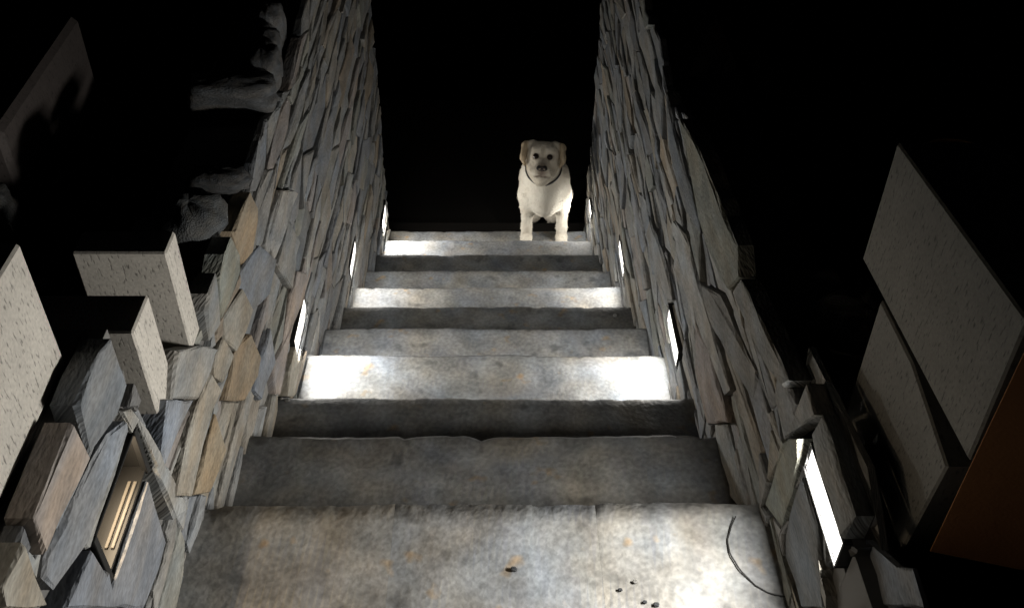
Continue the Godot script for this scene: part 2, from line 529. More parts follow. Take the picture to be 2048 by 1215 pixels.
# one split stone: outline in (z, y), face at x = face, looking along x * s
func stone(parent: Node, pts: PackedVector2Array, face: float, s: float, proud: float, tone: Color, back := 0.022) -> void:
	pts = clean(pts)
	if pts.size() < 3:
		return
	if area_of(pts) < 0.0:
		pts.reverse()
	var n := pts.size()
	var c := Vector2.ZERO
	for p in pts:
		c += p
	c /= n
	var inner := PackedVector2Array()
	for i in n:
		var d1 := (pts[i] - pts[(i + n - 1) % n]).normalized()
		var d2 := (pts[(i + 1) % n] - pts[i]).normalized()
		var inward := Vector2(-(d1.y + d2.y), d1.x + d2.x)
		inward = inward.normalized() if inward.length() > 0.1 else (c - pts[i]).normalized()
		var lim := pts[i].distance_to(c) * 0.3
		inner.append(pts[i] + inward * minf(rng.randf_range(0.002, 0.0055), lim))
	var ids := Geometry2D.triangulate_polygon(inner)
	if ids.is_empty():
		inner = pts.duplicate()
		for i in n:
			inner[i] = inner[i].lerp(c, 0.04)
		ids = Geometry2D.triangulate_polygon(inner)
		if ids.is_empty():
			return
	var st := starts()
	var out := Vector3(s, 0, 0)
	var uvo := Vector2(rng.randf() * 5.0, rng.randf() * 5.0)
	var lean := Vector2(rng.randf_range(-0.03, 0.03), rng.randf_range(-0.08, 0.08))
	var stretch := Vector2(1.3, 3.2)
	var rim := PackedVector3Array()
	var top := PackedVector3Array()
	for i in n:
		var q := pts[i] - c
		var lift := proud + q.dot(lean)
		rim.append(Vector3((lift - rng.randf_range(0.002, 0.005)) * s, q.y, q.x))
		var qi := inner[i] - c
		top.append(Vector3((lift + rng.randf_range(-0.0032, 0.0032)) * s, qi.y, qi.x))
	for k in range(0, ids.size(), 3):
		var a := top[ids[k]]
		var b := top[ids[k + 1]]
		var d := top[ids[k + 2]]
		tri(st, a, b, d, out, Vector2(a.z, a.y) * stretch + uvo, Vector2(b.z, b.y) * stretch + uvo, Vector2(d.z, d.y) * stretch + uvo, tone)
	for i in n:
		var j := (i + 1) % n
		var e := pts[j] - pts[i]
		var side := Vector3(0, -e.x, e.y)
		var ua := Vector2(top[i].z, top[i].y) * stretch + uvo
		var ub := Vector2(top[j].z, top[j].y) * stretch + uvo
		tri(st, top[i], top[j], rim[j], out + side.normalized(), ua, ub, ub + Vector2(0, 0.02), tone)
		tri(st, top[i], rim[j], rim[i], out + side.normalized(), ua, ub + Vector2(0, 0.02), ua + Vector2(0, 0.02), tone)
		var bi := Vector3(-back * s, rim[i].y, rim[i].z)
		var bj := Vector3(-back * s, rim[j].y, rim[j].z)
		tri(st, rim[i], rim[j], bj, side, ua, ub, ub + Vector2(0, 0.1), tone)
		tri(st, rim[i], bj, bi, side, ua, ub + Vector2(0, 0.1), ua + Vector2(0, 0.1), tone)
	st.generate_normals()
	obj("stone", st.commit(), m_stone, parent, Vector3(face, c.y, c.x))


func any_tone() -> Color:
	var r := rng.randf()
	var t := GREY
	if r < 0.22: t = BLUE
	elif r < 0.36: t = SLATE
	elif r < 0.50: t = PALE
	elif r < 0.62: t = BUFF
	elif r < 0.70: t = PINK
	elif r < 0.76: t = TAN
	elif r < 0.84: t = SAGE
	var v := rng.randf_range(0.82, 1.14)
	t = t.lerp(Color(0.32, 0.318, 0.31), 0.38)
	return Color(t.r * v, t.g * v, t.b * v)


func grown(pts: PackedVector2Array, by: float) -> PackedVector2Array:
	var r := Geometry2D.offset_polygon(pts, by)
	return r[0] if r.size() else pts


# courses of thin split stones inside «region», leaving «holes» free
func lay_courses(parent: Node, region: PackedVector2Array, holes: Array, face: float, s: float, seed_: float) -> void:
	var lo := Vector2(99, 99)
	var hi := Vector2(-99, -99)
	for p in region:
		lo = lo.min(p)
		hi = hi.max(p)
	var y := lo.y - 0.03
	var row := 0
	while y < hi.y + 0.02:
		var thick := rng.randf_range(0.032, 0.078)
		if rng.randf() < 0.2:
			thick = rng.randf_range(0.075, 0.10)
		var z := hi.x + rng.randf_range(0.0, 0.2)
		var slant := rng.randf_range(-0.07, 0.07)
		var level := func(zz: float, k: int) -> float: return wobble.get_noise_2d(zz * 2.6, seed_ + k * 3.7) * 0.026 + wobble.get_noise_2d(zz * 9.0, seed_ + k * 5.1) * 0.006
		while z > lo.x:
			var length := rng.randf_range(0.14, 0.40)
			var next_slant := rng.randf_range(-0.09, 0.09)
			var z2 := z - length
			var lower := PackedVector2Array()
			var upper := PackedVector2Array()
			var n := 3
			for i in n + 1:
				var f := float(i) / n
				var za := lerpf(z - slant, z2 - next_slant, f)
				var zb := lerpf(z + slant, z2 + next_slant, f)
				lower.append(Vector2(za, y + level.call(za, row)))
				upper.append(Vector2(zb, y + thick + level.call(zb, row + 1)))
			var poly := lower.duplicate()
			upper.reverse()
			poly.append_array(upper)
			var parts: Array = [poly]
			if thick > 0.05 and rng.randf() < 0.35:      # some courses pair two thin wedges
				var f1 := rng.randf_range(0.25, 0.75)
				var f2 := rng.randf_range(0.25, 0.75)
				var a := poly[0].lerp(poly[7], f1)
				var b := poly[3].lerp(poly[4], f2)
				parts = [PackedVector2Array([poly[0], poly[1], poly[2], poly[3], b, a]), PackedVector2Array([a, b, poly[4], poly[5], poly[6], poly[7]])]
			for part in parts:
				var shaped: Array = Geometry2D.offset_polygon(part, -rng.randf_range(0.0006, 0.0022))
				for h in holes:
					var rest: Array = []
					for q in shaped:
						rest.append_array(Geometry2D.clip_polygons(q, h))
					shaped = rest
				for q in shaped:
					for r in opened(Geometry2D.intersect_polygons(q, region)):
						if absf(area_of(r)) > 0.0005:
							var proud := rng.randf_range(-0.004, 0.008)
							if rng.randf() < 0.12:
								proud -= 0.003
							stone(parent, rough_outline(r, 0.06, 0.003), face, s, proud, any_tone())
			z = z2
			slant = next_slant
		y += thick
		row += 1


func stair_line(z: float) -> float:
	return z * 0.533


func build_walls() -> void:
	for s: float in [1.0, -1.0]:                         # 1: the left wall, which looks along +x
		var left: bool = s > 0.0
		var face := -0.5 * s
		var w := thing("stone_wall", "tall left ledgestone wall of the stair with tan and blue grey stones" if left else "tall right ledgestone wall of the stair with grey stones behind the dog", "wall")
		var z_end := -2.93 if left else -3.08
		var list: Array = left_traced if left else right_traced
		# what the courses leave free: the traced stones and the lamp openings
		var holes: Array = []
		for l in lamp_places():
			if l[0] == s:
				var c := Vector2(l[1], l[2])
				var h: Vector2 = Vector2(l[3], l[4]) * 0.5 + Vector2(0.006, 0.006)
				holes.append(PackedVector2Array([c + Vector2(-h.x, -h.y), c + Vector2(h.x, -h.y), c + Vector2(h.x, h.y), c + Vector2(-h.x, h.y)]))
		var lamp_holes := holes.duplicate()
		for t in list:
			var pts: PackedVector2Array = t[0]
			if area_of(pts) < 0.0:
				pts.reverse()
			holes.append(grown(pts, 0.003))
		# traced stones, each clear of the lamps and of those before it
		var before: Array = lamp_holes.duplicate()
		for t in list:
			var pts: PackedVector2Array = t[0]
			var shaped: Array = [pts]
			for h in before:
				var rest: Array = []
				for q in shaped:
					rest.append_array(Geometry2D.clip_polygons(q, h))
				shaped = rest
			for q in opened(shaped):
				if absf(area_of(q)) > 0.0003:
					var v := rng.randf_range(0.9, 1.1)
					var tone: Color = t[1]
					stone(w, rough_outline(q, 0.05, 0.003), face, s, t[2], Color(tone.r * v, tone.g * v, tone.b * v))
			before.append(grown(pts, 0.002))
		# the long part
		var region := PackedVector2Array()
		var z0 := 0.10 if left else 0.05
		region.append(Vector2(z0, -0.05))
		region.append(Vector2(z0, 0.25 if left else 0.30))
		var z := z0
		while z > z_end:
			z -= rng.randf_range(0.06, 0.2)
			var top := 0.235 if left else lerpf(0.27, 0.115, clampf(-z / 1.4, 0, 1))
			region.append(Vector2(maxf(z, z_end), top + rng.randf_range(-0.025, 0.03)))
		region.append(Vector2(z_end, -1.68))
		region.append(Vector2(z_end + 0.5, stair_line(z_end + 0.5) - 0.16))
		lay_courses(w, region, holes, face, s, 10.0 if left else 60.0)
		# the higher part beside the landing
		var high := 0.525 if left else 0.295
		var near := PackedVector2Array([Vector2(z0, -0.03), Vector2(1.25, -0.03), Vector2(1.25, high), Vector2(0.7, high + 0.012), Vector2(0.5, high - 0.01), Vector2(z0 + 0.05, high - 0.006), Vector2(z0, high - 0.09)])
		lay_courses(w, near, holes, face, s, 110.0 if left else 160.0)
		# the core behind the stones
		var x0 := face - s * 0.042
		var x1 := face - s * 0.23
		var spans: Array = [[z_end + 0.01, -0.9, 0.2 if left else 0.085], [-0.9, 0.095, 0.2 if left else 0.15], [0.096, 1.3, 0.505 if left else 0.285]]
		for sp in spans:
			var far_x: float = 0.575 if sp[1] > 1.0 and not left else x1
			box("wall_core", Vector3(minf(x0, far_x), -2.58, sp[0]), Vector3(maxf(x0, far_x), sp[2], sp[1]), m_mortar, w, 0.002)
			# the mortar bed in front of the core, with a pocket for each lamp
			var cuts: Array = [sp[0]]
			for l in lamp_places():
				if l[0] == s and l[1] > sp[0] and l[1] < sp[1]:
					cuts.append(l[1] - l[3] * 0.5 - 0.005)
					cuts.append(l[1] + l[3] * 0.5 + 0.005)
			cuts.append(sp[1])
			cuts.sort()
			for k in cuts.size() - 1:
				var pocket: Array = []
				for l in lamp_places():
					var mid: float = (cuts[k] + cuts[k + 1]) * 0.5
					if l[0] == s and absf(l[1] - mid) < l[3] * 0.5:
						pocket = [l[2] - l[4] * 0.5 - 0.005, l[2] + l[4] * 0.5 + 0.005]
				var levels: Array = [[-2.58, sp[2]]] if pocket.is_empty() else [[-2.58, pocket[0]], [pocket[1], sp[2]]]
				for v in levels:
					box("mortar_bed", Vector3(minf(face - s * 0.0415, face - s * 0.011), v[0], cuts[k]), Vector3(maxf(face - s * 0.0415, face - s * 0.011), v[1], cuts[k + 1]), m_mortar, w, 0.0005)
		# stones of the wall's far end
		var y := -1.75
		while y < (0.2 if left else 0.1):
			var t := rng.randf_range(0.03, 0.08)
			var st := starts()
			box_into(st, Vector3(-0.105, -t * 0.5 + 0.002, -0.02), Vector3(0.105, t * 0.5 - 0.002, 0.02), 0.006, any_tone())
			st.generate_normals()
			obj("end_stone", st.commit(), m_stone, w, Vector3(face - s * rng.randf_range(0.125, 0.14), y + t * 0.5, z_end - 0.012 - rng.randf() * 0.01))
			y += t


# ---------------------------------------------------------------- lamps
func lamp_places() -> Array:      # side, z, y, length, height, energy
	return [
		[1.0, 0.238, 0.310, 0.200, 0.082, 0.085], [1.0, -0.868, -0.338, 0.19, 0.060, 0.64], [1.0, -1.775, -0.815, 0.19, 0.060, 0.43], [1.0, -2.73, -1.305, 0.19, 0.060, 0.9],
		[-1.0, 0.212, 0.271, 0.184, 0.060, 1.12], [-1.0, -0.825, -0.338, 0.19, 0.060, 0.64], [-1.0, -1.785, -0.815, 0.19, 0.060, 0.43], [-1.0, -2.87, -1.345, 0.15, 0.046, 0.22]]


func build_lamps() -> void:
	var labels: Array = [
		"dark brick light with a thin warm gleam, in the left wall beside the landing",
		"white glowing brick light in the left wall, second lamp down on that side",
		"white glowing brick light in the left wall, third lamp down, above the middle lit tread",
		"white glowing brick light in the left wall, lowest, near the far end of that wall",
		"brightest white brick light, in the right wall beside the top landing",
		"white glowing brick light in the right wall, second lamp down on that side",
		"white glowing brick light in the right wall, third lamp down on that side",
		"thin glowing sliver of a brick light in the right wall next to the dog"]
	var i := 0
	for l in lamp_places():
		var s: float = l[0]
		var hooded := i == 0
		var face: float = -0.5 * s - (0.0 if i == 4 else 0.003 if i == 0 else -0.003) * s
		var o := thing("brick_light", labels[i], "lamp", Vector3(face, l[2], l[1]), "brick lights set in the stair walls")
		var hx: float = l[3] * 0.5
		var hy: float = l[4] * 0.5
		var deep := 0.034 if hooded else 0.03
		# housing: back, floor, roof and two ends (its mouth looks along +x here; the node is turned for the right wall)
		if s < 0.0:
			o.rotation.y = PI
		var wall := 0.004
		var inner: Material = m_metal
		box("housing_back", Vector3(-deep - wall, -hy, -hx), Vector3(-deep, hy, hx), inner, o, 0.001)
		box("housing_floor", Vector3(-deep, -hy, -hx), Vector3(0.006, -hy + wall, hx), inner, o, 0.001)
		box("housing_roof", Vector3(-deep, hy - wall, -hx), Vector3(0.006, hy, hx), m_metal, o, 0.001)
		for e in [-1.0, 1.0]:
			box("housing_end", Vector3(-deep, -hy + wall + 0.0005, minf(e * hx, e * (hx - wall))), Vector3(0.005, hy - wall - 0.0005, maxf(e * hx, e * (hx - wall))), m_metal, o, 0.001)
		var lamp := AreaLight3D.new()
		lamp.name = "lamp_light"
		lamp.shadow_enabled = true
		lamp.area_range = 12.0
		lamp.area_attenuation = 2.0
		lamp.light_color = Color(1.0, 0.985, 0.955)
		lamp.light_energy = l[5]
		if hooded:
			for k in 2:      # reflector ribs on the floor of the housing
				box("reflector_rib", Vector3(-0.0130 + 0.0085 * k, -hy + wall + 0.0003, -hx + wall + 0.03), Vector3(-0.0080 + 0.0085 * k, -hy + wall + 0.003, hx - wall - 0.045), m_rib, o, 0.0012)
			for e in [-1.0, 1.0]:      # a flush dark frame
				box("frame", Vector3(0.0, -hy - 0.004, minf(e * hx, e * (hx - 0.012))), Vector3(0.009, hy + 0.004, maxf(e * hx, e * (hx - 0.012))), m_metal, o, 0.001)
			box("led_strip", Vector3(-0.024, hy - wall - 0.008, -hx + 0.02), Vector3(-0.018, hy - wall - 0.001, hx - 0.02), m_glow_warm, o, 0.0008)
			lamp.light_color = Color(1.0, 0.90, 0.76)
			lamp.area_size = Vector2(l[3] - 0.05, 0.006)
			lamp.position = Vector3(-0.0165, hy - wall - 0.0065, 0)
			lamp.rotation = Vector3(deg_to_rad(-36), -PI / 2.0, 0)
		else:
			box("lens", Vector3(-0.02, -hy + wall + 0.0005, -hx + wall + 0.0005), Vector3(0.002, hy - wall - 0.0005, hx - wall - 0.0005), m_glow, o, 0.001)
			lamp.area_size = Vector2(l[3] - 0.012, l[4] - 0.012)
			lamp.position = Vector3(0.004, 0, 0)
			lamp.rotation = Vector3(deg_to_rad(-34.0 if i == 7 else (-6.0 if i == 4 else -24.0)), -PI / 2.0, 0)
		o.add_child(lamp)
		i += 1


# ---------------------------------------------------------------- granite slabs and the clay block
func granite(called: String, label: String, lo: Vector3, hi: Vector3, tone: Color, pitch := 0.0, group := "granite blocks on top of the stair walls") -> MeshInstance3D:
	var o := box(called, lo, hi, m_granite, self, 0.003, tone)
	o.rotation.x = pitch
	o.set_meta("label", label)
	o.set_meta("category", "stone block")
	o.set_meta("group", group)
	return o


# a cut block with this outline in (z, y), its face at x looking towards the stair
func prism(label: String, pts: PackedVector2Array, x: float, deep: float) -> void:
	var tone := Color(0.25, 0.25, 0.24)
	if area_of(pts) < 0.0:
		pts.reverse()
	var inner := Geometry2D.offset_polygon(pts, -0.003)[0]
	if area_of(inner) < 0.0:
		inner.reverse()
	var st := starts()
	var n := pts.size()
	var c := Vector2.ZERO
	for p in pts:
		c += p / n
	var z0 := Vector2.ZERO
	var at := func(p: Vector2, xx: float) -> Vector3: return Vector3(xx, p.y - c.y, p.x - c.x)
	var ids := Geometry2D.triangulate_polygon(inner)
	for k in range(0, ids.size(), 3):
		tri(st, at.call(inner[ids[k]], 0.0), at.call(inner[ids[k + 1]], 0.0), at.call(inner[ids[k + 2]], 0.0), Vector3.LEFT, z0, z0, z0, tone)
	for i in n:
		var j := (i + 1) % n
		var e := pts[j] - pts[i]
		var side := Vector3(0, -e.x, e.y).normalized()
		var near_i := inner[0]
		var near_j := inner[0]
		for q in inner:
			if q.distance_to(pts[i]) < near_i.distance_to(pts[i]):
				near_i = q
			if q.distance_to(pts[j]) < near_j.distance_to(pts[j]):
				near_j = q
		quad(st, at.call(near_i, 0.0), at.call(near_j, 0.0), at.call(pts[j], 0.003), at.call(pts[i], 0.003), side + Vector3.LEFT, tone)
		quad(st, at.call(pts[i], 0.003), at.call(pts[j], 0.003), at.call(pts[j], deep), at.call(pts[i], deep), side, tone)
	st.generate_normals()
	var o := obj("granite_block", st.commit(), m_granite, self, Vector3(x, c.y, c.x))
	o.set_meta("label", label)
	o.set_meta("category", "stone block")
	o.set_meta("group", "granite blocks on top of the stair walls")


func build_slabs() -> void:
	var white := Color(0.63, 0.615, 0.595)
	granite("granite_block", "large pale granite block on the left wall top, cut by the left frame edge", Vector3(-0.62, 0.53, 0.19), Vector3(-0.53, 0.722, 1.0), white)
	granite("granite_block", "pale granite block standing on the left wall, the farther of the upright pair", Vector3(-0.645, 0.25, -0.19), Vector3(-0.497, 0.462, -0.132), white)
	granite("granite_block", "pale granite block standing on the left wall, the nearer of the upright pair", Vector3(-0.66, 0.26, -0.028), Vector3(-0.497, 0.463, 0.056), white)
	prism("tall grey granite slab topmost on the right wall, above another block", PackedVector2Array([Vector2(-0.061, 0.709), Vector2(-0.060, 0.507), Vector2(0.05, 0.5135), Vector2(0.356, 0.531), Vector2(0.347, 0.741)]), 0.574, 0.145)
	prism("smaller grey granite block on the right wall, under the tall slab beside the brightest lamp", PackedVector2Array([Vector2(0.042, 0.5115), Vector2(0.049, 0.29), Vector2(0.315, 0.276), Vector2(0.331, 0.490), Vector2(0.175, 0.5165)]), 0.570, 0.15)
	var clay := box("terracotta_tile", Vector3(0.0, 0.0, -0.0008), Vector3(0.62, 0.54, 0.0008), m_clay, self, 0.0003)
	clay.rotation.y = deg_to_rad(-15)
	clay.position = Vector3(0.578, 0.628, 0.359) + clay.basis * Vector3(0.31, 0, 0)
	clay.set_meta("label", "dim terracotta brown tile at the right edge, against the ends of the granite slabs")
	clay.set_meta("category", "tile")


# ---------------------------------------------------------------- garden beyond the walls
func boulder(called: String, label: String, at: Vector3, size: Vector3, tone: Color, seed_: float, squarish := 0.0) -> MeshInstance3D:
	var st := starts()
	st.set_smooth_group(0)
	var nu := 22
	var nv := 14
	var pts: Array = []
	for j in nv + 1:
		var row: Array = []
		for i in nu + 1:
			var a := TAU * (i % nu) / nu
			var b := PI * j / nv - PI / 2.0
			var d := Vector3(cos(b) * cos(a), sin(b), cos(b) * sin(a))
			var m := maxf(absf(d.x), maxf(absf(d.y), absf(d.z)))
			d = d.lerp(d / m, squarish)
			d *= 1.0 + 0.22 * wobble.get_noise_3d(d.x * 1.3 + seed_, d.y * 1.3, d.z * 1.3) + 0.08 * wobble.get_noise_3d(d.x * 5.0 + seed_, d.y * 5.0, d.z * 5.0)
			row.append(d * size * 0.5)
		pts.append(row)
	for j in nv:
		for i in nu:
			var a: Vector3 = pts[j][i]
			var b: Vector3 = pts[j][i + 1]
			var c: Vector3 = pts[j + 1][i + 1]
			var d: Vector3 = pts[j + 1][i]
			var out := (a + c) * 0.5
			var u := Vector2(i, j) * 0.09 + Vector2(seed_, 0)
			if j > 0:
				tri(st, a, b, c, out, u, u + Vector2(0.09, 0), u + Vector2(0.09, 0.09), tone)
			if j < nv - 1:
				tri(st, a, c, d, out, u, u + Vector2(0.09, 0.09), u + Vector2(0, 0.09), tone)
	st.index()
	st.generate_normals()
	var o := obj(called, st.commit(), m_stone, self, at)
	o.set_meta("label", label)
	o.set_meta("category", "rock")
	return o


func build_garden() -> void:
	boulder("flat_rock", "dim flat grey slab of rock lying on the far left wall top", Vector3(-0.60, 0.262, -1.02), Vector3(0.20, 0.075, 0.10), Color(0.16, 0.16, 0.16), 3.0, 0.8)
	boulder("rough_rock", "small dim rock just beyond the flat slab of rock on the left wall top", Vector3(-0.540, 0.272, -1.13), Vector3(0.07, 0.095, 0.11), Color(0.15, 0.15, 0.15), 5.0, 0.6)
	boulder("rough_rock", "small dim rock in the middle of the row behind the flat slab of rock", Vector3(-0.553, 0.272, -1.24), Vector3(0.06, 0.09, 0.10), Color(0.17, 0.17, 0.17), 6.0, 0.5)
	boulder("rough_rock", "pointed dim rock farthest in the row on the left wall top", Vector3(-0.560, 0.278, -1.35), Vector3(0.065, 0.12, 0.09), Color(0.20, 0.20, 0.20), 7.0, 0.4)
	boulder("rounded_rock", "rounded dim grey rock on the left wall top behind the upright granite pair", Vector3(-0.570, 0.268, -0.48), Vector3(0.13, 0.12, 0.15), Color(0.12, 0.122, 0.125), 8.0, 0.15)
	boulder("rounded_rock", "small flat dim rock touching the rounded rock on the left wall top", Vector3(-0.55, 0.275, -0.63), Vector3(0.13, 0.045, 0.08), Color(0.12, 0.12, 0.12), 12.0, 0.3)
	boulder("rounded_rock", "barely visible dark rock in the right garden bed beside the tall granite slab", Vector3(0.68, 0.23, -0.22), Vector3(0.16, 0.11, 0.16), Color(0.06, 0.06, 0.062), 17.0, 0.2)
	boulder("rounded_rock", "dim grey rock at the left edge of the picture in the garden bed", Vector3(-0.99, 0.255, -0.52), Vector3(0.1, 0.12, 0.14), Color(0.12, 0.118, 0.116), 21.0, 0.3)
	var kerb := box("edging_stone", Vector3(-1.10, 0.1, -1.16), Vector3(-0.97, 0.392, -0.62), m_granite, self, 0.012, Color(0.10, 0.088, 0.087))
	kerb.rotation.y = 0.03
	kerb.set_meta("label", "dim pinkish edging stone along the garden bed in the upper left corner")
	kerb.set_meta("category", "edging stone")
	# a low tuft in front of the edging stone
	var labels: Array = ["dark spiky tuft of leaves in front of the pinkish edging stone", "second dark tuft of narrow leaves farther along the pinkish edging stone"]
	for k in 2:
		var t := thing("garden_plant", labels[k], "plant", Vector3(-0.93, 0.20, -0.70 - 0.16 * k), "dark tufts in the left garden bed")
		for i in 18:
			var st := starts()
			var a := rng.randf() * TAU
			var dir := Vector3(cos(a), 0, sin(a))
			var acr := Vector3(-sin(a), 0, cos(a)) * 0.006
			var tall := rng.randf_range(0.05, 0.11)
			var last := Vector3.ZERO
			for q in 4:
				var f := (q + 1) / 4.0
				var nxt := dir * (0.07 * f * f) + Vector3(0, tall * (f - 0.3 * f * f), 0)
				var w0 := acr * (1.0 - q / 4.0)
				var w1 := acr * (1.0 - f)
				quad(st, last - w0, last + w0, nxt + w1, nxt - w1, Vector3.UP + dir * 0.2)
				last = nxt
			st.generate_normals()
			obj("leaf", st.commit(), m_leaf, t)
	# clay pot
	var pot := thing("clay_pot", "barely visible reddish clay pot in the dark right garden bed, far behind the slabs", "pot", Vector3(0.98, 0.2, -0.62))
	var st := starts()
	st.set_smooth_group(0)
	var prof: Array = [Vector2(0.0, 0.0), Vector2(0.042, 0.0), Vector2(0.066, 0.11), Vector2(0.074, 0.11), Vector2(0.076, 0.14), Vector2(0.068, 0.14), Vector2(0.06, 0.10), Vector2(0.0, 0.10)]
	for k in prof.size() - 1:
		for i in 28:
			var a0 := TAU * i / 28.0
			var a1 := TAU * (i + 1) / 28.0
			var p: Vector2 = prof[k]
			var q: Vector2 = prof[k + 1]
			var n2 := Vector2(q.y - p.y, -(q.x - p.x))
			var out := Vector3(cos(a0) * n2.x, n2.y, sin(a0) * n2.x)
			quad(st, Vector3(p.x * cos(a0), p.y, p.x * sin(a0)), Vector3(p.x * cos(a1), p.y, p.x * sin(a1)), Vector3(q.x * cos(a1), q.y, q.x * sin(a1)), Vector3(q.x * cos(a0), q.y, q.x * sin(a0)), out)
	st.generate_normals()
	obj("pot_body", st.commit(), m_clay, pot)
	var fill := CylinderMesh.new()
	fill.top_radius = 0.058
	fill.bottom_radius = 0.058
	fill.height = 0.01
	obj("pot_soil", fill, m_soil, pot, Vector3(0, 0.108, 0))


# ---------------------------------------------------------------- small things on the treads
func tube(st: SurfaceTool, path: Array, radius: float, sides := 8) -> void:
	for k in path.size() - 1:
		var a: Vector3 = path[k]
		var b: Vector3 = path[k + 1]
		var d0: Vector3 = (b - path[maxi(0, k - 1)]).normalized()
		var d1: Vector3 = (path[mini(path.size() - 1, k + 2)] - a).normalized()
		for i in sides:
			var a0 := TAU * i / sides
			var a1 := TAU * (i + 1) / sides
			var u0 := d0.cross(Vector3.UP).normalized()
			var v0 := u0.cross(d0)
			var u1 := d1.cross(Vector3.UP).normalized()
			var v1 := u1.cross(d1)
			var r0 := u0 * cos(a0) + v0 * sin(a0)
			var r1 := u0 * cos(a1) + v0 * sin(a1)
			var s0 := u1 * cos(a0) + v1 * sin(a0)
			var s1 := u1 * cos(a1) + v1 * sin(a1)
			quad(st, a + r0 * radius, a + r1 * radius, b + s1 * radius, b + s0 * radius, r0 + r1)


func build_debris() -> void:
	var c := Curve3D.new()
	for p in [Vector2(0.445, 0.032), Vector2(0.435, 0.049), Vector2(0.422, 0.08), Vector2(0.421, 0.109), Vector2(0.432, 0.143), Vector2(0.452, 0.17), Vector2(0.472, 0.185), Vector2(0.497, 0.192)]:
		c.add_point(Vector3(p.x, 0.004 + 0.002 * sin(p.y * 60.0), p.y))
	for i in range(1, c.point_count - 1):
		var t := (c.get_point_position(i + 1) - c.get_point_position(i - 1)) * 0.2
		c.set_point_in(i, -t)
		c.set_point_out(i, t)
	var st := starts()
	st.set_smooth_group(0)
	var path: Array = []
	for i in 29:
		path.append(c.sample_baked(c.get_baked_length() * i / 28.0))
	tube(st, path, 0.0013)
	st.generate_normals()
	var wire := obj("thin_cable", st.commit(), m_wire)
	wire.set_meta("label", "thin dark cable lying in an arc on the top landing by the right wall")
	wire.set_meta("category", "cable")
	var spots: Array = [
		[Vector3(0.052, 0.003, 0.137), 0.012, SLATE * 0.35, "small dark pebble alone near the middle of the top landing"],
		[Vector3(0.253, 0.003, 0.163), 0.009, PALE, "small pale pebble in the brightest spot of the top landing"],
		[Vector3(0.227, 0.003, 0.178), 0.008, SLATE * 0.4, "tiny dark pebble left of the pale pebble on the top landing"],
		[Vector3(0.265, 0.003, 0.201), 0.008, SLATE * 0.4, "tiny dark pebble at the lower frame edge, left of a larger one"],
		[Vector3(0.283, 0.003, 0.206), 0.011, SLATE * 0.45, "dark pebble at the lower frame edge on the top landing, right of a tiny one"],
		[Vector3(0.435, -0.797, -1.432), 0.016, GREY, "grey pebble on the dark fifth step down near the right wall"],
		[Vector3(-0.478, -0.317, -0.567), 0.014, PALE, "pale chip of stone on the second step down against the left wall"]]
	for p in spots:
		var r: float = p[1]
		var o := boulder("pebble", p[3], p[0], Vector3(r * 0.9, r * 0.6, r * 0.7), p[2], p[0].x * 50.0, 0.3)
		o.set_meta("category", "pebble")
		o.set_meta("group", "pebbles and chips on the steps")


